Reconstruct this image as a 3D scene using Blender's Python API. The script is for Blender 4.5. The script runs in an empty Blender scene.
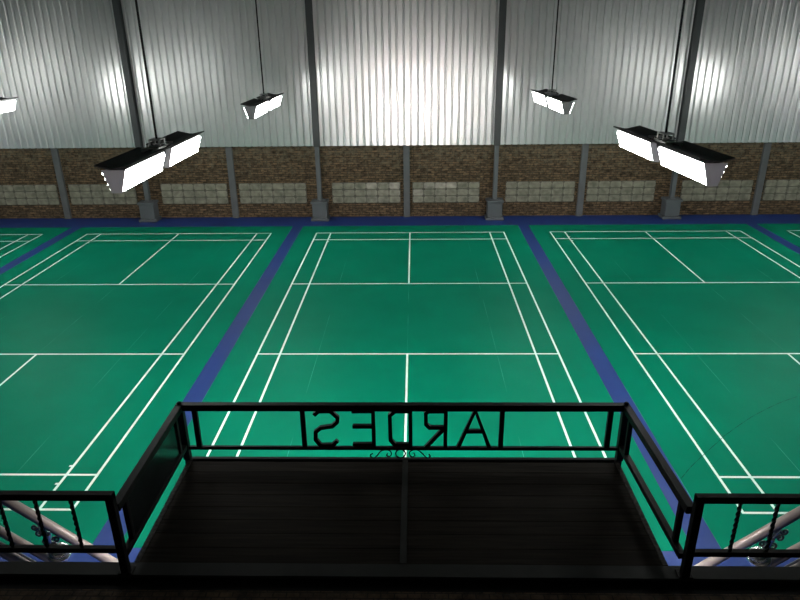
import bpy, bmesh, math, random
from mathutils import Vector, Matrix
random.seed(7)
sc = bpy.context.scene
COL = sc.collection
PI = math.pi

# ------------------------------------------------------------------ helpers
def setp(o, label=None, cat=None, group=None, kind=None):
    if label: o['label'] = label
    if cat: o['category'] = cat
    if group: o['group'] = group
    if kind: o['kind'] = kind
    return o

def link(name, bm, mats, parent=None, smooth=False):
    me = bpy.data.meshes.new(name)
    bmesh.ops.recalc_face_normals(bm, faces=bm.faces[:])
    bm.to_mesh(me); bm.free()
    if not isinstance(mats, (list, tuple)): mats = [mats]
    for m in mats: me.materials.append(m)
    if smooth:
        for p in me.polygons: p.use_smooth = True
    o = bpy.data.objects.new(name, me)
    COL.objects.link(o)
    if parent is not None: o.parent = parent
    return o

def empty(name, loc=(0, 0, 0), rz=0.0):
    o = bpy.data.objects.new(name, None)
    o.empty_display_size = 0.2
    o.location = loc; o.rotation_euler = (0, 0, rz)
    COL.objects.link(o)
    return o

def copy_tree(o, parent=None):
    c = o.copy(); COL.objects.link(c)
    if parent is not None: c.parent = parent
    for ch in list(o.children): copy_tree(ch, c)
    return c

def box(bm, lo, hi, mi=0):
    x0, y0, z0 = lo; x1, y1, z1 = hi
    v = [bm.verts.new(p) for p in ((x0,y0,z0),(x1,y0,z0),(x1,y1,z0),(x0,y1,z0),(x0,y0,z1),(x1,y0,z1),(x1,y1,z1),(x0,y1,z1))]
    for f in ((3,2,1,0),(4,5,6,7),(0,1,5,4),(1,2,6,5),(2,3,7,6),(3,0,4,7)):
        fc = bm.faces.new([v[i] for i in f]); fc.material_index = mi
    return v

def bevel(bm, w, seg=1):
    bmesh.ops.bevel(bm, geom=bm.edges[:] , offset=w, segments=seg, affect='EDGES', profile=0.5)

def bar(bm, a, b, w, h=None, up=(0, 0, 1), ext=0.0):
    """square bar from a to b: w across, h along up"""
    h = h or w
    a = Vector(a); b = Vector(b); d = (b - a).normalized()
    a = a - d * ext; b = b + d * ext
    u = Vector(up)
    if abs(d.dot(u)) > 0.99: u = Vector((0, 1, 0))
    s = d.cross(u).normalized(); u = s.cross(d).normalized()
    ring = []
    for p in (a, b):
        ring.append([bm.verts.new(p + s * (sx * w / 2) + u * (sz * h / 2)) for sx, sz in ((-1,-1),(1,-1),(1,1),(-1,1))])
    for i in range(4):
        j = (i + 1) % 4
        bm.faces.new((ring[0][i], ring[0][j], ring[1][j], ring[1][i]))
    bm.faces.new(ring[0][::-1]); bm.faces.new(ring[1])

def tube(bm, pts, r, n=10, closed=False, caps=True, radii=None):
    pts = [Vector(p) for p in pts]; m = len(pts); rings = []
    prev = None
    for i, p in enumerate(pts):
        if closed: t = pts[(i + 1) % m] - pts[i - 1]
        else: t = pts[min(i + 1, m - 1)] - pts[max(i - 1, 0)]
        t.normalize()
        if prev is None:
            ref = Vector((0, 0, 1)) if abs(t.z) < 0.9 else Vector((1, 0, 0))
            s = t.cross(ref).normalized()
        else:
            s = (prev - t * prev.dot(t)).normalized()
        prev = s; u = t.cross(s)
        rr = radii[i] if radii else r
        rings.append([bm.verts.new(p + (s * math.cos(2*PI*k/n) + u * math.sin(2*PI*k/n)) * rr) for k in range(n)])
    for i in range(m if closed else m - 1):
        A = rings[i]; B = rings[(i + 1) % m]
        for k in range(n):
            l = (k + 1) % n
            bm.faces.new((A[k], A[l], B[l], B[k]))
    if caps and not closed:
        bm.faces.new(rings[0][::-1]); bm.faces.new(rings[-1])

def lathe(bm, prof, n=28, M=None):
    rings = []
    for r, z in prof:
        if r < 1e-5: rings.append([bm.verts.new((0, 0, z))])
        else: rings.append([bm.verts.new((r*math.cos(2*PI*k/n), r*math.sin(2*PI*k/n), z)) for k in range(n)])
    for A, B in zip(rings, rings[1:]):
        for k in range(n):
            l = (k + 1) % n
            if len(A) == 1 and len(B) == 1: continue
            if len(A) == 1: bm.faces.new((A[0], B[k], B[l]))
            elif len(B) == 1: bm.faces.new((A[k], A[l], B[0]))
            else: bm.faces.new((A[k], A[l], B[l], B[k]))
    if M is not None:
        vs = [v for r in rings for v in r]
        bmesh.ops.transform(bm, matrix=M, verts=vs)

def smooth_path(pts, sub=6):
    """Catmull-Rom through the points"""
    P = [Vector(p) for p in pts]; P = [2*P[0]-P[1]] + P + [2*P[-1]-P[-2]]
    out = []
    for i in range(1, len(P) - 2):
        a, b, c, d = P[i-1:i+3]
        for k in range(sub):
            t = k / sub
            out.append(0.5*((2*b)+(c-a)*t+(2*a-5*b+4*c-d)*t*t+(3*b-a-3*c+d)*t**3))
    out.append(P[-2]); return out

# ---------------------------------------------------------------- materials
def srgb(r, g, b):
    f = lambda c: (c/255/12.92) if c/255 <= .04045 else ((c/255+.055)/1.055)**2.4
    return (f(r), f(g), f(b), 1)

def mat(name, col, rough=.5, metal=0.0, spec=.5, noise=None, bump=None, nscale=None):
    m = bpy.data.materials.new(name); m.use_nodes = True
    nt = m.node_tree; b = nt.nodes['Principled BSDF']
    b.inputs['Base Color'].default_value = col
    b.inputs['Roughness'].default_value = rough
    b.inputs['Metallic'].default_value = metal
    b.inputs['Specular IOR Level'].default_value = spec
    tc = nt.nodes.new('ShaderNodeTexCoord')
    if noise:
        sc_, amt = noise
        mp = nt.nodes.new('ShaderNodeMapping'); nt.links.new(tc.outputs['Object'], mp.inputs['Vector'])
        if nscale: mp.inputs['Scale'].default_value = nscale
        n = nt.nodes.new('ShaderNodeTexNoise'); n.inputs['Scale'].default_value = sc_; n.inputs['Detail'].default_value = 5
        nt.links.new(mp.outputs[0], n.inputs['Vector'])
        r = nt.nodes.new('ShaderNodeValToRGB')
        r.color_ramp.elements[0].position = .3; r.color_ramp.elements[1].position = .7
        r.color_ramp.elements[0].color = tuple(c*(1-amt) for c in col[:3]) + (1,)
        r.color_ramp.elements[1].color = tuple(min(1, c*(1+amt)) for c in col[:3]) + (1,)
        nt.links.new(n.outputs['Fac'], r.inputs['Fac']); nt.links.new(r.outputs['Color'], b.inputs['Base Color'])
        if bump:
            bp = nt.nodes.new('ShaderNodeBump'); bp.inputs['Strength'].default_value = bump; bp.inputs['Distance'].default_value = .01
            nt.links.new(n.outputs['Fac'], bp.inputs['Height']); nt.links.new(bp.outputs['Normal'], b.inputs['Normal'])
    return m

def emit(name, col, s):
    m = bpy.data.materials.new(name); m.use_nodes = True
    nt = m.node_tree; nt.nodes.clear()
    e = nt.nodes.new('ShaderNodeEmission'); e.inputs['Color'].default_value = col; e.inputs['Strength'].default_value = s
    o = nt.nodes.new('ShaderNodeOutputMaterial'); nt.links.new(e.outputs[0], o.inputs['Surface'])
    return m

def brick_mat(name, c1, c2, mortar, bw, bh, axes, msize=.012, stain=None, rough=.9):
    m = bpy.data.materials.new(name); m.use_nodes = True
    nt = m.node_tree; N = nt.nodes; Lk = nt.links; b = N['Principled BSDF']
    b.inputs['Roughness'].default_value = rough; b.inputs['Specular IOR Level'].default_value = .15
    tc = N.new('ShaderNodeTexCoord'); sp = N.new('ShaderNodeSeparateXYZ'); cb = N.new('ShaderNodeCombineXYZ')
    Lk.new(tc.outputs['Object'], sp.inputs[0])
    Lk.new(sp.outputs[axes[0]], cb.inputs[0]); Lk.new(sp.outputs[axes[1]], cb.inputs[1])
    br = N.new('ShaderNodeTexBrick'); Lk.new(cb.outputs[0], br.inputs['Vector'])
    br.inputs['Scale'].default_value = 1; br.inputs['Brick Width'].default_value = bw; br.inputs['Row Height'].default_value = bh
    br.inputs['Mortar Size'].default_value = msize; br.inputs['Mortar Smooth'].default_value = .3
    br.inputs['Color1'].default_value = c1; br.inputs['Color2'].default_value = c2; br.inputs['Mortar'].default_value = mortar
    n = N.new('ShaderNodeTexNoise'); n.inputs['Scale'].default_value = 5.0; n.inputs['Detail'].default_value = 8; n.inputs['Roughness'].default_value = .7
    mpn = N.new('ShaderNodeMapping'); mpn.inputs['Scale'].default_value = (1.2, 1, 2.5); Lk.new(tc.outputs['Object'], mpn.inputs[0]); Lk.new(mpn.outputs[0], n.inputs['Vector'])
    rp = N.new('ShaderNodeValToRGB'); rp.color_ramp.elements[0].position = .38; rp.color_ramp.elements[1].position = .66
    rp.color_ramp.elements[0].color = (.40, .40, .40, 1); rp.color_ramp.elements[1].color = (1.7, 1.7, 1.65, 1)
    Lk.new(n.outputs['Fac'], rp.inputs['Fac'])
    mx = N.new('ShaderNodeMixRGB'); mx.blend_type = 'MULTIPLY'; mx.inputs[0].default_value = 1
    Lk.new(br.outputs['Color'], mx.inputs[1]); Lk.new(rp.outputs['Color'], mx.inputs[2])
    last = mx
    if stain:   # pale lime wash blotches of the old mortar, irregular, on the upper courses
        n2 = N.new('ShaderNodeTexNoise'); n2.inputs['Scale'].default_value = 5.5; n2.inputs['Detail'].default_value = 8; n2.inputs['Roughness'].default_value = .75
        Lk.new(tc.outputs['Object'], n2.inputs['Vector'])
        mr = N.new('ShaderNodeMapRange'); mr.inputs[1].default_value = 1.2; mr.inputs[2].default_value = 2.4; mr.inputs[3].default_value = -.06; mr.inputs[4].default_value = .1
        Lk.new(sp.outputs['Z'], mr.inputs[0])
        ad = N.new('ShaderNodeMath'); ad.operation = 'ADD'; Lk.new(n2.outputs['Fac'], ad.inputs[0]); Lk.new(mr.outputs[0], ad.inputs[1])
        r2 = N.new('ShaderNodeValToRGB'); r2.color_ramp.elements[0].position = .52; r2.color_ramp.elements[1].position = .72
        r2.color_ramp.elements[1].color = (.6, .6, .6, 1)
        Lk.new(ad.outputs[0], r2.inputs['Fac'])
        m2 = N.new('ShaderNodeMixRGB'); Lk.new(r2.outputs['Color'], m2.inputs[0]); Lk.new(mx.outputs[0], m2.inputs[1]); m2.inputs[2].default_value = stain
        last = m2
    Lk.new(last.outputs[0], b.inputs['Base Color'])
    bp = N.new('ShaderNodeBump'); bp.inputs['Strength'].default_value = .6; bp.inputs['Distance'].default_value = .012; bp.invert = True
    Lk.new(br.outputs['Fac'], bp.inputs['Height']); Lk.new(bp.outputs['Normal'], b.inputs['Normal'])
    return m

def court_mat():
    """green vinyl rolls laid side by side: three faint seams and a soft cloudy tone"""
    m = bpy.data.materials.new('green_vinyl'); m.use_nodes = True
    nt = m.node_tree; N = nt.nodes; Lk = nt.links; b = N['Principled BSDF']
    b.inputs['Roughness'].default_value = .5; b.inputs['Specular IOR Level'].default_value = .03
    tc = N.new('ShaderNodeTexCoord'); sp = N.new('ShaderNodeSeparateXYZ'); Lk.new(tc.outputs['Object'], sp.inputs[0])
    n = N.new('ShaderNodeTexNoise'); n.inputs['Scale'].default_value = .8; n.inputs['Detail'].default_value = 4
    Lk.new(tc.outputs['Object'], n.inputs['Vector'])
    rp = N.new('ShaderNodeValToRGB'); rp.color_ramp.elements[0].position = .3; rp.color_ramp.elements[1].position = .7
    rp.color_ramp.elements[0].color = GREEN_A; rp.color_ramp.elements[1].color = GREEN_B
    Lk.new(n.outputs['Fac'], rp.inputs['Fac'])
    # seams at x = -1.8, 0, 1.8
    pp = N.new('ShaderNodeMath'); pp.operation = 'PINGPONG'; pp.inputs[1].default_value = .9; Lk.new(sp.outputs['X'], pp.inputs[0])
    lt = N.new('ShaderNodeMath'); lt.operation = 'LESS_THAN'; lt.inputs[1].default_value = .006; Lk.new(pp.outputs[0], lt.inputs[0])
    sn = N.new('ShaderNodeTexNoise'); sn.inputs['Scale'].default_value = .6; Lk.new(tc.outputs['Object'], sn.inputs['Vector'])
    mu = N.new('ShaderNodeMath'); mu.operation = 'MULTIPLY'; Lk.new(lt.outputs[0], mu.inputs[0]); smr = N.new('ShaderNodeMapRange'); smr.inputs[1].default_value = .45; smr.inputs[2].default_value = .62; smr.inputs[4].default_value = .4; Lk.new(sn.outputs['Fac'], smr.inputs[0]); Lk.new(smr.outputs[0], mu.inputs[1])
    mx = N.new('ShaderNodeMixRGB'); Lk.new(mu.outputs[0], mx.inputs[0]); Lk.new(rp.outputs['Color'], mx.inputs[1]); mx.inputs[2].default_value = (.09, .42, .30, 1)
    Lk.new(mx.outputs[0], b.inputs['Base Color'])
    return m

BATTEN = 800.0
GREEN_A = (.0003, .148, .083, 1); GREEN_B = (.0003, .170, .096, 1)
M = {}
M['green'] = court_mat()
M['blue'] = mat('blue_vinyl', (.009, .033, .160, 1), .45, 0, .35, noise=(1.2, .08))
M['white_line'] = mat('white_line_paint', (.64, .84, .755, 1), .5, 0, .2, noise=(6, .04))
M['scuff'] = mat('dark_scuff', (.004, .05, .035, 1), .8, 0, .1, noise=(5, .3))
M['brick'] = brick_mat('old_brick', (.135, .090, .052, 1), (.070, .050, .030, 1), (.040, .036, .026, 1), .24, .080, ('X', 'Z'), .012, stain=(.165, .150, .105, 1))
M['paver'] = brick_mat('brick_paving', (.075, .048, .026, 1), (.048, .032, .020, 1), (.024, .018, .012, 1), .10, .05, ('X', 'Y'), .006)
M['sheet'] = mat('corrugated_zinc', (.78, .79, .785, 1), .29, .84, .5, noise=(1.5, .06), nscale=(3, 1, .25))
M['column'] = mat('grey_painted_steel', (.082, .093, .099, 1), .5, .1, noise=(3, .08))
M['post_shade'] = mat('shaded_grey_steel', (.036, .041, .042, 1), .45, .2, noise=(3, .08))  # column grey darkened so the upper posts carry their shade in the colour
M['pilaster'] = mat('grey_render', (.085, .092, .094, 1), .8, noise=(4, .1))
M['glassblock'] = mat('dusty_glass_block', (.19, .185, .14, 1), .3, 0, .5, noise=(5, .4))
M['mortar'] = mat('block_mortar', (.10, .097, .078, 1), .9, noise=(8, .15))
M['black'] = mat('black_painted_steel', (.0035, .0035, .0034, 1), .6, 0, .14, noise=(9, .2))
M['housing'] = mat('black_lamp_housing', (.012, .011, .010, 1), .6, 0, .3, noise=(7, .15))
M['endplate'] = mat('grey_lamp_end_plate', (.22, .22, .23, 1), .5, 0, .4, noise=(5, .05))
M['bracket'] = mat('zinc_bracket', (.35, .35, .34, 1), .4, .8, noise=(9, .1))
M['tube'] = emit('lamp_tube_glow', (.985, 1, .965, 1), 35.0)
M['tube_low'] = emit('lower_tube_glow', (.985, 1, .965, 1), 115.0)
M['tube_low_far'] = emit('lower_tube_glow_dimmer', (.985, 1, .965, 1), 55.0)
M['batten'] = emit('batten_tube_glow', (1, .89, .85, 1), BATTEN)
M['deck'] = mat('dark_stained_planks', (.0185, .0150, .0110, 1), .8, 0, .06, noise=(3, .45), nscale=(.6, 14, 1), bump=.3)
M['deckbeam'] = mat('charcoal_edge_beam', (.031, .033, .031, 1), .7, 0, .12, noise=(4, .12))
M['gap_shade'] = mat('gap_shadow_black', (.003, .003, .003, 1), .8, 0, .1, noise=(4, .2))
M['rust'] = mat('flaking_edge_trim', (.030, .027, .024, 1), .8, 0, .2, noise=(30, .8))
M['panel'] = mat('dark_tinted_panel', (.010, .014, .014, 1), .25, 0, .5, noise=(2, .2))
M['pipe'] = mat('grey_steel_pipe', (.185, .165, .15, 1), .45, .1, .5, noise=(3, .08))
M['chrome'] = mat('chrome', (.66, .66, .66, 1), .26, .78, noise=(9, .04))
M['scroll'] = mat('bronzed_scroll_iron', (.17, .13, .125, 1), .4, .3, noise=(12, .15))
M['concrete'] = mat('grey_concrete', (.12, .12, .12, 1), .9, noise=(2, .15))
M['roof'] = mat('roof_sheet', (.10, .10, .10, 1), .6, .3, noise=(2, .1))

# ------------------------------------------------------------------ setting
XL, XR, YB, YW, ZC = -25.0, 25.0, -8.6, 15.42, 9.6
def structure(name, bm, m, smooth=False):
    return setp(link(name, bm, m, None, smooth), kind='structure')

bm = bmesh.new(); box(bm, (XL, YB, -.2), (XR, YW, 0)); structure('floor', bm, M['blue'])
bm = bmesh.new(); box(bm, (XL, YW, 0), (XR, YW + .25, 2.9)); structure('wall_far', bm, M['brick'])

def corrugated(x0, x1, y, z0, z1, p=.224, d=.055):
    bm = bmesh.new(); prof = []
    x = x0
    while x < x1:
        prof += [(x, y), (x + .60*p, y), (x + .77*p, y + d), (x + .83*p, y + d)]
        x += p
    prof.append((x, y))
    lo = [bm.verts.new((a, b, z0)) for a, b in prof]; hi = [bm.verts.new((a, b, z1)) for a, b in prof]
    for i in range(len(prof) - 1): bm.faces.new((lo[i], lo[i+1], hi[i+1], hi[i]))
    lb = [bm.verts.new((a, b + .004, z0)) for a, b in prof]; hb = [bm.verts.new((a, b + .004, z1)) for a, b in prof]
    for i in range(len(prof) - 1):
        bm.faces.new((lb[i], hb[i], hb[i+1], lb[i+1])); bm.faces.new((lo[i], lb[i], lb[i+1], lo[i+1])); bm.faces.new((hi[i], hi[i+1], hb[i+1], hb[i]))
    return bm
structure('wall_far_cladding', corrugated(XL, XR, 15.22, 2.50, ZC), M['sheet'])
bm = bmesh.new(); box(bm, (XL - .25, YB, 0), (XL, YW, ZC)); structure('wall_left', bm, M['concrete'])
bm = bmesh.new(); box(bm, (XR, YB, 0), (XR + .25, YW, ZC)); structure('wall_right', bm, M['concrete'])
bm = bmesh.new(); box(bm, (XL, YB - .25, 0), (XR, YB, ZC)); structure('wall_near', bm, M['concrete'])
bm = bmesh.new(); box(bm, (XL, YB, ZC), (XR, YW + .25, ZC + .2)); structure('ceiling', bm, M['roof'])

# columns on pedestals and flat pilasters
COLX = [-21.1, -15.1, -9.12, -3.12, 2.90, 8.93, 14.95, 20.95]
PILX = [-24.1, -18.1, -12.18, -6.17, -.12, 5.90, 11.95, 17.9, 23.9]
col_words = ['second beyond the left edge of the view', 'first beyond the left edge of the view', 'behind the big left lamp', 'left of the brightest wall sheet', 'right of the brightest wall sheet', 'behind the big right lamp', 'first beyond the right edge of the view', 'second beyond the right edge of the view']
def make_column():
    t = empty('steel_column')
    bm = bmesh.new()
    box(bm, (-.31, -.31, 0), (.31, .20, .10)); box(bm, (-.25, -.25, .10), (.25, .19, .60)); box(bm, (-.29, -.29, .60), (.29, .20, .68))
    bevel(bm, .012)
    link('pedestal', bm, M['column'], t)
    bm = bmesh.new()
    box(bm, (-.07, -.07, .68), (.07, .10, 2.50)); box(bm, (-.14, -.13, .68), (.14, .13, .70))
    link('shaft', bm, M['column'], t)
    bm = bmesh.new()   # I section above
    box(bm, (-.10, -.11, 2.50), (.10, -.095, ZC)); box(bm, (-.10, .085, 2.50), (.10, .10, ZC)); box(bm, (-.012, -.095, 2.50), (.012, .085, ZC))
    link('upper_post', bm, M['post_shade'], t)
    return t
c0 = make_column()
for i, x in enumerate(COLX):
    o = c0 if i == 0 else copy_tree(c0)
    o.location = (x, 15.12, 0)
    setp(o, 'grey steel column on a stepped pedestal at the brick wall, ' + col_words[i], 'column', 'grey steel columns along the far wall')
for k, x in enumerate(PILX):
    bm = bmesh.new(); box(bm, (x - .105, YW - .10, 0), (x + .105, YW, 2.6))
    structure('trim_%d' % (k + 1), bm, M['pilaster'])

# bands of pale blocks let into the brick
def block_window(n, x0, x1, z0=.50, z1=1.22):
    bm = bmesh.new()
    box(bm, (x0, YW - .02, z0), (x1, YW + .02, z1), 1)
    w = (x1 - x0) / 6; h = (z1 - z0) / 3
    for i in range(6):
        for j in range(3):
            b2 = bmesh.new()
            box(b2, (x0 + i*w + .013, YW - .052, z0 + j*h + .016), (x0 + (i+1)*w - .013, YW - .01, z0 + (j+1)*h - .016))
            bmesh.ops.bevel(b2, geom=[e for e in b2.edges], offset=.030, segments=2, affect='EDGES')
            # each block is pressed in a little differently
            tz = random.uniform(-.05, .05); tx = random.uniform(-.02, .02)
            cx, cz = x0 + (i+.5)*w, z0 + (j+.5)*h
            for v in b2.verts: v.co.y += (v.co.z - cz)*tz*2 + (v.co.x - cx)*tx
            me = bpy.data.meshes.new('tmp'); b2.to_mesh(me); b2.free(); bm.from_mesh(me); bpy.data.meshes.remove(me)
    structure('window_%d' % n, bm, [M['glassblock'], M['mortar']])
n = 1
edges = sorted([(x, 'c') for x in COLX] + [(x, 'p') for x in PILX])
for (xa, ka), (xb, kb) in zip(edges, edges[1:]):
    a = xa + (.40 if ka == 'c' else .20); b = xb - (.50 if kb == 'c' else .22)
    block_window(n, a, b); n += 1

# ------------------------------------------------------------------- courts
PITCH = 7.55
def make_court():
    t = empty('badminton_court')
    bm = bmesh.new(); box(bm, (-3.60, -.68, 0), (3.60, 14.20, .004)); link('mat', bm, M['green'], t)
    bm = bmesh.new(); z0, z1 = .0035, .006; w = .04
    def ln(x0, y0, x1, y1): box(bm, (x0, y0, z0), (x1, y1, z1))
    for s in (-1, 1):
        for e in (3.05, 2.59):
            x = s * e; ln(min(x, x - s*w), 0, max(x, x - s*w), 13.4)
    for y in (0, .76, 4.68, 8.68, 12.60, 13.36): ln(-3.05, y, 3.05, y + w)
    ln(-.02, 0, .02, 4.70); ln(-.02, 8.70, .02, 13.4)
    # the small shuttle test marks inside the singles lines
    for y in (.55, .97): ln(2.51, y, 2.55, y + w)
    for y in (13.4 - .59, 13.4 - 1.01): ln(-2.55, y, -2.51, y + w)
    link('court_lines', bm, M['white_line'], t)
    return t
court_labels = {0: 'green badminton court in the middle, straight ahead of the balcony lettering',
    -1: 'green badminton court left of the middle one, whose near corner shows through the left railing',
    1: 'green badminton court right of the middle one, whose near corner shows through the right railing',
    -2: 'green badminton court at the far left of which only the upper corner shows',
    2: 'green badminton court at the far right of which only a sliver of corner shows'}
ct = make_court()
for i, k in enumerate((0, -1, 1, -2, 2)):
    o = ct if i == 0 else copy_tree(ct)
    o.location = (k * PITCH, 0, 0)
    if k == 1:      # a thin wandering scuff across the near corner of this court only
        bm = bmesh.new()
        P = smooth_path([(-4.20 + .0, .13, .0065), (-3.87, .45, .0065), (-3.58, .74, .0065), (-3.26, 1.09, .0065), (-2.61, 1.71, .0065), (-2.46, 1.85, .0065), (-1.80, 2.38, .0065), (-1.16, 2.80, .0065), (-.64, 3.07, .0065)][2:], 8)
        prev = None
        for q, (a, b) in enumerate(zip(P, P[1:])):
            d = (b - a).normalized(); n_ = Vector((-d.y, d.x, 0)) * (.0045 if q % 3 else .0015)
            cur = [bm.verts.new(a - n_), bm.verts.new(a + n_)]
            if prev: bm.faces.new((prev[0], cur[0], cur[1], prev[1]))
            prev = cur
        link('scuff_mark', bm, M['scuff'], o)
    setp(o, court_labels[k], 'badminton court', 'badminton courts side by side')

# ------------------------------------------------------------ hanging lamps
UL = 1.45
def add_unit(root, y0):
    """one trough of tubes: trapezoid section, wide at the top, two slanted lit sides"""
    wt, wb, h = .135, .045, .275
    bm = bmesh.new()
    y1 = y0 + UL
    s = [(-wt, 0), (wt, 0), (wb, -h), (-wb, -h)]
    f = [bm.verts.new((x, y0 + .012, z)) for x, z in s]; g = [bm.verts.new((x, y1 - .012, z)) for x, z in s]
    for i in range(4):
        j = (i + 1) % 4; bm.faces.new((f[i], f[j], g[j], g[i]))
    bm.faces.new(f); bm.faces.new(g)
    body = link('light_unit', bm, M['endplate'], root)
    for y in (y0, y1 - .012):
        bm = bmesh.new()
        s2 = [(-wt - .024, .005), (wt + .024, .005), (wb + .022, -h - .022), (-wb - .022, -h - .022)]
        a = [bm.verts.new((x, y, z)) for x, z in s2]; b = [bm.verts.new((x, y + .012, z)) for x, z in s2]
        for i in range(4):
            j = (i + 1) % 4; bm.faces.new((a[i], a[j], b[j], b[i]))
        bm.faces.new(a); bm.faces.new(b)
        link('end_plate', bm, M['endplate'], body)
    bm = bmesh.new()     # black top: two wings tilted up like a shallow trough
    ya, yb = y0 - .02, y1 + .0
    pr = [(-.232, .055), (-.03, .010), (.03, .010), (.232, .055)]
    lo = [[bm.verts.new((x, y, z)) for x, z in pr] for y in (ya, yb)]
    hi = [[bm.verts.new((x, y, z + .02)) for x, z in pr] for y in (ya, yb)]
    for i in range(3):
        bm.faces.new((lo[0][i], lo[0][i+1], lo[1][i+1], lo[1][i])); bm.faces.new((hi[0][i], hi[0][i+1], hi[1][i+1], hi[1][i]))
        for r in (0, 1): bm.faces.new((lo[r][i], lo[r][i+1], hi[r][i+1], hi[r][i]))
    for i in (0, 3): bm.faces.new((lo[0][i], lo[1][i], hi[1][i], hi[0][i]))
    link('top_plate', bm, M['housing'], body)
    for sx in (-1, 1):
        for k in range(4):
            t = (k + .5) / 4
            x = sx * (wt + (wb - wt) * t + .014); z = -h * t - .006
            bm = bmesh.new()
            tube(bm, [(x, y0 + .02, z), (x, y0 + .035, z), (x, y1 - .035, z), (x, y1 - .02, z)], .032, 10, radii=[.024, .032, .032, .024])
            link('tube', bm, M['tube'], body, True)
    for x in (-.028, .028):
        bm = bmesh.new(); z = -h + .008
        tube(bm, [(x, y0 + .02, z), (x, y0 + .035, z), (x, y1 - .035, z), (x, y1 - .02, z)], .026, 10, radii=[.02, .026, .026, .02])
        link('tube', bm, M['tube_low'], body, True)
def make_lamp():
    root = empty('hanging_lamp')
    add_unit(root, -1.61); add_unit(root, .16)
    bm = bmesh.new()
    for x in (-.075, .075): box(bm, (x - .012, -.42, .035), (x + .012, .42, .065))
    for y in (-.34, -.12, .12, .34): box(bm, (-.115, y - .018, .065), (.115, y + .018, .085))
    for x in (-.075, .075): box(bm, (x - .01, -.12, .085), (x + .01, -.09, .17)); box(bm, (x - .01, .09, .085), (x + .01, .12, .17))
    box(bm, (-.085, -.12, .155), (.085, .12, .175))
    bevel(bm, .003); link('bracket', bm, M['bracket'], root)
    bm = bmesh.new(); box(bm, (-.055, -.15, -.06), (.055, .15, .034))
    bevel(bm, .006); link('joint_box', bm, M['housing'], root)
    bm = bmesh.new(); tube(bm, [(0, 0, .15), (0, 0, 5.23)], .018, 8); link('hanging_rod', bm, M['black'], root, True)
    return root
ZL = 4.36
lamps = [(-3.755, 2.96, 'twin trough lamp hanging large at left, in front of a grey wall column', 0),
         (3.965, 3.14, 'twin trough lamp hanging large at right, in front of a grey wall column', 3.6),
         (-3.85, 11.02, 'smaller, more distant twin trough lamp hanging before the metal wall, left of the bright sheet', 0),
         (3.86, 11.45, 'smaller, more distant twin trough lamp hanging before the metal wall, right of the bright sheet', 3.0),
         (-11.33, 10.45, 'far twin trough lamp cut off by the left edge of the view', 0),
         (11.33, 10.45, 'twin trough lamp over the right hand court row, out of view at far end', 0),
         (-11.33, 2.88, 'twin trough lamp over the left hand court row, out of view at near end', 0),
         (11.33, 2.88, 'twin trough lamp over the right hand court row, out of view at near end', 0),
         (-18.88, 10.55, 'twin trough lamp furthest left, out of view at far end', 0),
         (18.88, 10.55, 'twin trough lamp furthest right, out of view at far end', 0),
         (-18.88, 2.88, 'twin trough lamp furthest left, out of view at near end', 0),
         (18.88, 2.88, 'twin trough lamp furthest right, out of view at near end', 0)]
l0 = make_lamp()
for i, (x, y, lb, rz) in enumerate(lamps):
    o = l0 if i == 0 else copy_tree(l0)
    o.location = (x, y, ZL); o.rotation_euler = (0, 0, math.radians(rz))
    if y > 8:      # the far row carries weaker downward tubes
        for u in o.children:
            for t in u.children:
                if t.data.materials[0] is not None and t.data.materials[0].name == 'lower_tube_glow':
                    t.material_slots[0].link = 'OBJECT'; t.material_slots[0].material = M['tube_low_far']
    setp(o, lb, 'hanging lamp', 'twin trough lamps hanging between the courts')

# ------------------------------------------------------------------ balcony
ZF = 2.122; YF = -1.75; XA, XB = -2.075, 2.125; YN = -3.21
bm = bmesh.new()
box(bm, (XL, YN - .03, ZF - .18), (XR, -3.11, ZF)); 
structure('floor_ledge', bm, M['deckbeam'])
bm = bmesh.new(); box(bm, (XL, -3.385, ZF - .20), (XR, YN - .03, ZF - .03)); structure('floor_shadow_strip', bm, M['gap_shade'])  # sunken strip, the shadow band before the paving painted black
bm = bmesh.new(); box(bm, (XL, YB, ZF - .25), (XR, -3.385, ZF)); structure('floor_landing', bm, M['paver'])

dk = empty('balcony_deck', (0, 0, 0))
setp(dk, 'dark plank balcony deck split by a steel joint, inside the railing', 'balcony deck')
y = -3.105
pl = bmesh.new()
while y < YF - .012 - .05:
    y2 = min(y + .165, YF - .012)
    for (x0, x1) in ((XA + .050, .035), (.085, XB - .050)):
        b2 = bmesh.new(); box(b2, (x0, y + .0015, ZF - .035), (x1, y2 - .0015, ZF - .005 + random.uniform(-.0008, .0008)))
        bmesh.ops.bevel(b2, geom=b2.edges[:], offset=.0012, segments=1, affect='EDGES')
        me = bpy.data.meshes.new('t'); b2.to_mesh(me); b2.free(); pl.from_mesh(me); bpy.data.meshes.remove(me)
    y = y2
link('planks', pl, M['deck'], dk)
bm = bmesh.new(); box(bm, (.033, -3.105, ZF - .10), (.087, YF - .012, ZF + .002)); link('centre_joint', bm, M['deckbeam'], dk)
bm = bmesh.new(); box(bm, (XA + .075, -3.105, ZF - .060), (XB - .075, YF - .012, ZF - .037)); link('light_leak_board', bm, M['deck'], dk)  # unseen board added to stop batten light leaking up through the deck
bm = bmesh.new(); box(bm, (XA - .03, YF - .010, ZF - .16), (XB + .03, YF + .034, ZF + .004)); bevel(bm, .004); link('front_beam', bm, M['deckbeam'], dk)
for x in (XA + .030, XB - .030):
    bm = bmesh.new(); box(bm, (x - .02, -3.105, ZF - .16), (x + .02, YF - .010, ZF + .002)); link('side_beam', bm, M['rust'], dk)
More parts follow.
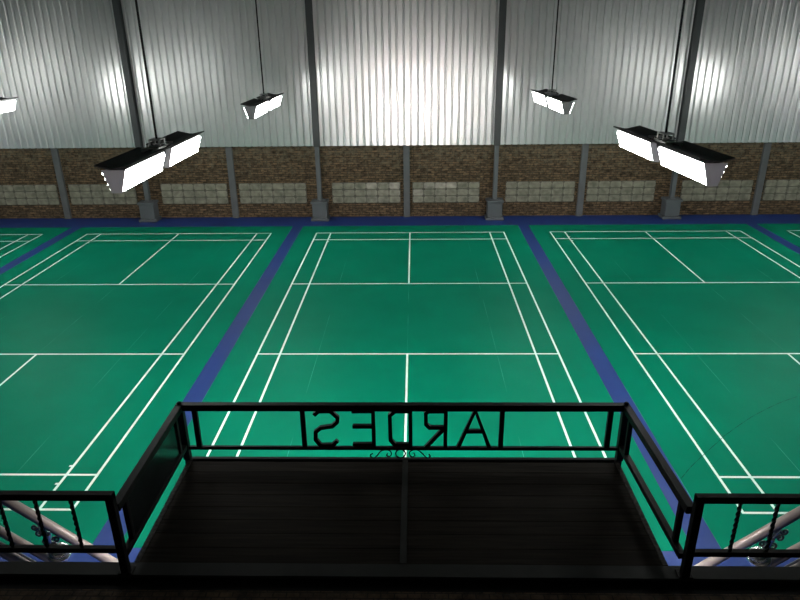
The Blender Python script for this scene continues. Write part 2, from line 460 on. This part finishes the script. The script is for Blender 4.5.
for x in (-1.2, 1.2):
    bm = bmesh.new(); box(bm, (x - .04, -3.105, ZF - .16), (x + .04, YF - .010, ZF - .061)); link('joist', bm, M['deckbeam'], dk)

# the protruding railing with its lettering (reads from the courts, so backwards from here)
rl = empty('balcony_railing')
setp(rl, 'black balcony railing around the plank deck with mirrored metal lettering and a scroll', 'railing')
zt = 2.712; zm = 2.252
def part(name, fn, m=M['black'], parent=rl, bv=.004, smooth=False):
    bm = bmesh.new(); fn(bm)
    if bv: bevel(bm, bv)
    return link(name, bm, m, parent, smooth)
part('top_rail', lambda b: bar(b, (XA - .033, YF, zt), (XB + .033, YF, zt), .066))
part('top_rail', lambda b: bar(b, (XA, YF - .034, zt), (XA - .005, YN + .029, zt), .066))
part('top_rail', lambda b: bar(b, (XB, YF - .034, zt), (XB + .045, YN + .029, zt), .066))
part('lower_rail', lambda b: bar(b, (XA + .03, YF, zm), (XB - .03, YF, zm), .034))
part('lower_rail', lambda b: bar(b, (XA, YF - .03, zm + .03), (XA - .005, YN + .029, zm + .03), .052))
part('lower_rail', lambda b: bar(b, (XB, YF - .03, zm + .03), (XB + .045, YN + .029, zm + .03), .052))
for x in (XA, XB):
    p = part('post', lambda b: box(b, (x - .032, YF - .032, ZF + .004), (x + .032, YF + .032, zt + .03)))
    bm = bmesh.new(); tube(bm, [(x, YF, zt + .02), (x, YF, zt + .045), (x, YF, zt + .055)], .02, 10, radii=[.024, .022, .01]); link('post_knob', bm, M['black'], p, True)
zb0, zb1 = zm + .015, zt - .03
for x in (-1.940, 1.990): part('baluster', lambda b: box(b, (x - .024, YF - .02, zb0), (x + .024, YF + .02, zb1)), bv=.003)
for x in (-.912, .977): part('baluster', lambda b: box(b, (x - .022, YF - .02, zb0), (x + .022, YF + .02, zb1)), bv=.003)
for x in (XA, XB):
    for y in (YF - .16, YN + .17):
      xq = x if (x < 0 or y > -2) else x + .04
      part('baluster', lambda b: box(b, (xq - .02, y - .022, zb0), (xq + .02, y + .022, zb1)), bv=.003)
pn = part('side_panel', lambda b: box(b, (XA - .006, YN + .19, zb0), (XA + .006, YF - .18, zb1)), M['panel'], bv=.002)
pn['label'] = 'dark sheet filling the left side of the railing'

def letter(strokes, w=.036):
    bm = bmesh.new()
    for pts in strokes:
        P = [Vector((x, YF, z)) for x, z in pts]
        n_ = len(P)
        # mitred flat strip of square section
        L = []
        for i, p in enumerate(P):
            d1 = (P[i] - P[i-1]).normalized() if i > 0 else None
            d2 = (P[i+1] - P[i]).normalized() if i < n_ - 1 else None
            d1 = d1 or d2; d2 = d2 or d1
            n1 = Vector((-d1.z, 0, d1.x)); n2 = Vector((-d2.z, 0, d2.x))
            nn = (n1 + n2).normalized(); k = 1 / max(.5, nn.dot(n1))
            L.append((p + nn * (w/2*k), p - nn * (w/2*k)))
        dy = Vector((0, .017, 0))
        rings = [[bm.verts.new(a - dy), bm.verts.new(b - dy), bm.verts.new(b + dy), bm.verts.new(a + dy)] for a, b in L]
        for A, B in zip(rings, rings[1:]):
            for i in range(4):
                j = (i + 1) % 4; bm.faces.new((A[i], A[j], B[j], B[i]))
        bm.faces.new(rings[0]); bm.faces.new(rings[-1][::-1])
    return link('letter', bm, M['black'], rl)
zT, zB = 2.668, 2.285      # tops and feet meet the rails
letter([[(-.802, 2.625), (-.756, zT), (-.643, zT), (-.580, 2.597), (-.583, 2.550), (-.633, 2.500), (-.746, 2.482), (-.796, 2.438), (-.802, 2.350), (-.758, zB), (-.641, zB), (-.591, 2.338)]])['label'] = 'metal letter S seen from behind'
letter([[(-.241, zT + .012), (-.241, zm + .01)], [(-.444, zT), (-.241, zT)], [(-.440, 2.499), (-.241, 2.499)], [(-.444, 2.294), (-.241, 2.294)]])['label'] = 'metal letter E seen from behind'
letter([[(.112, zT + .012), (.112, zm + .01)], [(.112, zT), (-.033, zT), (-.084, 2.620), (-.080, 2.345), (-.038, 2.294), (.112, 2.294)]])['label'] = 'metal letter D seen from behind'
letter([[(.446, zT + .012), (.446, zm + .01)], [(.446, zT), (.285, zT), (.257, 2.645), (.260, 2.525), (.293, 2.487), (.446, 2.487)], [(.429, 2.475), (.258, 2.262)]])['label'] = 'metal letter R seen from behind'
letter([[(.569, 2.262), (.722, 2.678), (.869, 2.262)], [(.640, 2.446), (.804, 2.446)]])['label'] = 'metal letter A seen from behind'
bm = bmesh.new()
def sc_path(pts, r=.0062): tube(bm, smooth_path([(x, YF, z) for x, z in pts]), r, 6)
sc_path([(-.254, 2.189), (-.277, 2.174), (-.272, 2.148), (-.245, 2.137), (-.217, 2.161), (-.177, 2.215), (-.128, 2.232), (-.084, 2.215), (-.074, 2.181), (-.094, 2.155), (-.120, 2.164), (-.114, 2.190)])
sc_path([(.142, 2.199), (.153, 2.169), (.128, 2.149), (.101, 2.175), (.106, 2.210), (.145, 2.232), (.188, 2.225), (.232, 2.182), (.265, 2.143), (.292, 2.143), (.303, 2.163), (.289, 2.182)])
tube(bm, [(.014 + .046*math.cos(a*PI/10), YF, 2.188 + .050*math.sin(a*PI/10)) for a in range(20)], .0075, 6, closed=True)
link('scroll_ornament', bm, M['black'], rl, True)

# the two outer railings, each with twisted bars
def twisted(bm, x, y, z0, z1, w=.017, turns=9, steps=54):
    rings = []
    for i in range(steps + 1):
        t = i / steps; a = t * turns * PI / 2 * 1.0
        rings.append([bm.verts.new((x + w*math.cos(a + k*PI/2)*.9, y + w*math.sin(a + k*PI/2)*.9, z0 + (z1 - z0)*t)) for k in range(4)])
    for A, B in zip(rings, rings[1:]):
        for k in range(4):
            l = (k + 1) % 4; bm.faces.new((A[k], A[l], B[l], B[k]))
    bm.faces.new(rings[0]); bm.faces.new(rings[-1])
znr = 2.845; zmr = 2.345
for sgn, x0, w in ((-1, -2.085, 'left'), (1, 2.200, 'right')):
    r = empty('landing_railing')
    setp(r, 'black railing with twisted bars along the landing, on the %s of the plank deck' % w, 'railing', 'railings of the landing beside the deck')
    xe = x0 + sgn * 5.2
    p = part('post', lambda b: box(b, (x0 - .03, YN - .028, ZF), (x0 + .03, YN + .028, znr + .025)), parent=r)
    part('base_plate', lambda b: box(b, (x0 - .055, YN - .035, ZF), (x0 + .055, YN + .055, ZF + .014)), parent=p)
    for k in (1, 2):
        xp = x0 + sgn * 2.6 * k
        part('post', lambda b: box(b, (xp - .03, YN - .028, ZF), (xp + .03, YN + .028, znr + .025)), parent=r)
    part('top_rail', lambda b: bar(b, (x0 - sgn*.03, YN, znr), (xe, YN, znr), .056), parent=r)
    part('lower_rail', lambda b: bar(b, (x0, YN, zmr), (xe, YN, zmr), .045), parent=r)
    first = -2.385 if sgn < 0 else 2.497
    k = 0
    while abs(first + sgn*.268*k) < abs(xe) - .1:
        x = first + sgn * .268 * k; k += 1
        if min(abs(x - (x0 + sgn*2.6)), abs(x - (x0 + sgn*5.2))) < .06: continue
        bm = bmesh.new(); twisted(bm, x, YN, zmr + .02, znr - .025)
        link('twisted_bar', bm, M['black'], r)

# stair handrails below the landing railings and the chrome lamps on them
for sgn, w in ((1, 'right'), (-1, 'left')):
    dx = 0 if sgn > 0 else .085
    X = lambda v: sgn * (v + (dx if sgn < 0 else 0) * -1 + (.0 if sgn > 0 else .0)) 
    X = (lambda v: v) if sgn > 0 else (lambda v: -(v - .115))
    Y = -2.2
    h = empty('stair_handrail')
    setp(h, 'grey steel stair handrail rising outward behind the %s landing railing' % w, 'handrail', 'stair handrails under the balcony')
    sl = (1.882 - 1.138) / (3.663 - 2.785)
    zr = lambda x: 1.138 + (x - 2.785) * sl
    def rail(name, xa, xb, off, rad, m=M['pipe']):
        bm = bmesh.new(); tube(bm, [(X(xa), Y, zr(xa) + off), (X(xb), Y, zr(xb) + off)], rad, 14); return link(name, bm, m, h, True)
    rail('top_rail', 2.55, 5.15, 0, .046)
    rail('middle_rail', 2.60, 5.10, -.485, .042)
    rail('bottom_rail', 2.75, 5.10, -.765, .05)
    rail('thin_rail', 3.0, 5.10, -.655, .012)
    for xp, rad in ((2.62, .045), (5.08, .045)):
        bm = bmesh.new(); tube(bm, [(X(xp), Y, 0.0), (X(xp), Y, zr(xp) - .02)], rad, 12); link('post', bm, M['pipe'], h, True)
    bm = bmesh.new(); tube(bm, [(X(2.99), Y, 0.0), (X(2.99), Y, zr(2.99) - .02)], .016, 8); link('thin_post', bm, M['white_line'], h, True)

    lp = empty('scroll_lamp', (0, 0, 0))
    setp(lp, 'chrome domed lamp on an ornate scroll arm at the %s stair handrail' % w, 'lamp', 'chrome scroll lamps on the handrails')
    cx, cy, cz = X(3.385), Y - .02, 1.375
    T = Matrix.Translation((cx, cy, cz)) @ Matrix.Rotation(sgn * -.35, 4, 'Y') @ Matrix.Rotation(.25, 4, 'X')
    bm = bmesh.new()
    prof = [(0, .055), (.012, .054), (.020, .046), (.026, .036), (.045, .034), (.060, .026), (.066, .014), (.082, .016), (.098, .008), (.108, -.004), (.110, -.018), (.104, -.030), (.090, -.045), (.060, -.066), (.030, -.078), (0, -.082)]
    lathe(bm, prof, 32, T); link('dome', bm, M['chrome'], lp, True)
    bm = bmesh.new()
    ring = [T @ Vector((.070*math.cos(a*PI/12), .070*math.sin(a*PI/12), .026)) for a in range(24)]
    tube(bm, ring, .008, 8, closed=True); link('rim_ring', bm, M['chrome'], lp, True)
    bm = bmesh.new()
    s = sgn
    P = lambda x, z, y=0: (X(x), Y - .02 + y, z)
    tube(bm, smooth_path([P(3.400, 1.41), P(3.410, 1.45), P(3.445, 1.50), P(3.450, 1.57), P(3.475, 1.63), P(3.519, 1.70, .01)]), .018, 10,
         radii=None)
    link('arm', bm, M['chrome'], lp, True)
    for (bx, bz, br) in ((3.418, 1.465, .040), (3.452, 1.585, .034)):
        bm = bmesh.new(); bmesh.ops.create_uvsphere(bm, u_segments=16, v_segments=10, radius=br, matrix=Matrix.Translation(P(bx, bz))); link('joint_ball', bm, M['chrome'], lp, True)
    bm = bmesh.new()
    def curl(cx_, cz_, r0, a0, dirn, turns=1.3):
        pts = []
        for i in range(26):
            t = i / 25; a = a0 + dirn * turns * 2 * PI * t; r = r0 * (1 - .8 * t)
            pts.append(P(cx_ + r*math.cos(a), cz_ + r*math.sin(a)))
        tube(bm, pts, .011, 7)
    curl(3.480, 1.50, .045, PI*.8, -1); curl(3.385, 1.53, .036, 0, 1); curl(3.53, 1.60, .042, PI, -1); curl(3.43, 1.67, .036, -.3, 1); curl(3.56, 1.675, .034, PI, 1)
    link('scrollwork', bm, M['scroll'], lp, True)

# tube battens under the front edge of the deck, lighting the near floor
def make_batten():
    b = empty('hanging_batten_lamp')
    bm = bmesh.new(); box(bm, (-.62, -.035, .03), (.62, .035, .085)); bevel(bm, .006); link('housing', bm, M['endplate'], b)
    for sx in (-1, 1):
        bm = bmesh.new(); box(bm, (sx*.605 - .015, -.022, -.03), (sx*.605 + .015, .022, .032)); link('end_cap', bm, M['endplate'], b)
    bm = bmesh.new(); tube(bm, [(-.588, 0, 0), (.588, 0, 0)], .026, 12); link('tube', bm, M['batten'], b, True)
    return b
b0 = make_batten()
for i, (x, w) in enumerate(((-1.32, 'left'), (.02, 'middle'), (1.36, 'right'))):
    o = b0 if i == 0 else copy_tree(b0)
    o.location = (x, YF + .015, ZF - .245)
    setp(o, 'tube batten lamp fixed under the front edge of the plank deck, %s one of three' % w, 'lamp', 'battens under the deck')

# ------------------------------------------------------- world, camera, view
wd = bpy.data.worlds.new('World'); sc.world = wd; wd.use_nodes = True
wd.node_tree.nodes['Background'].inputs['Color'].default_value = (.5, .55, .6, 1)
wd.node_tree.nodes['Background'].inputs['Strength'].default_value = .02

cam = bpy.data.cameras.new('Camera'); co = bpy.data.objects.new('Camera', cam); COL.objects.link(co)
cam.sensor_width = 36; cam.lens = 653.632 / 800 * 36; cam.clip_start = .05; cam.clip_end = 200
pitch, yaw, roll = .3861, -.02487, -.01202
cp, sp_, cy, sy, cr, sr = math.cos(pitch), math.sin(pitch), math.cos(yaw), math.sin(yaw), math.cos(roll), math.sin(roll)
fw = Vector((sy*cp, cy*cp, -sp_)); rt = Vector((cy, -sy, 0)); up = rt.cross(fw)
rt, up = cr*rt + sr*up, -sr*rt + cr*up
mt = Matrix((( rt.x, up.x, -fw.x), (rt.y, up.y, -fw.y), (rt.z, up.z, -fw.z))).to_4x4()
mt.translation = Vector((.159, -7.066, 5.959))
co.matrix_world = mt
sc.camera = co
vs = sc.view_settings
sc.display_settings.display_device = 'sRGB'
vs.view_transform = 'Standard'; vs.look = 'None'; vs.gamma = 1; vs.use_curve_mapping = False; vs.exposure = 0.0
cy_ = sc.cycles
cy_.use_denoising = True
cy_.max_bounces = 6; cy_.diffuse_bounces = 4; cy_.glossy_bounces = 3
cy_.sample_clamp_indirect = 4
cy_.caustics_reflective = False; cy_.caustics_refractive = False
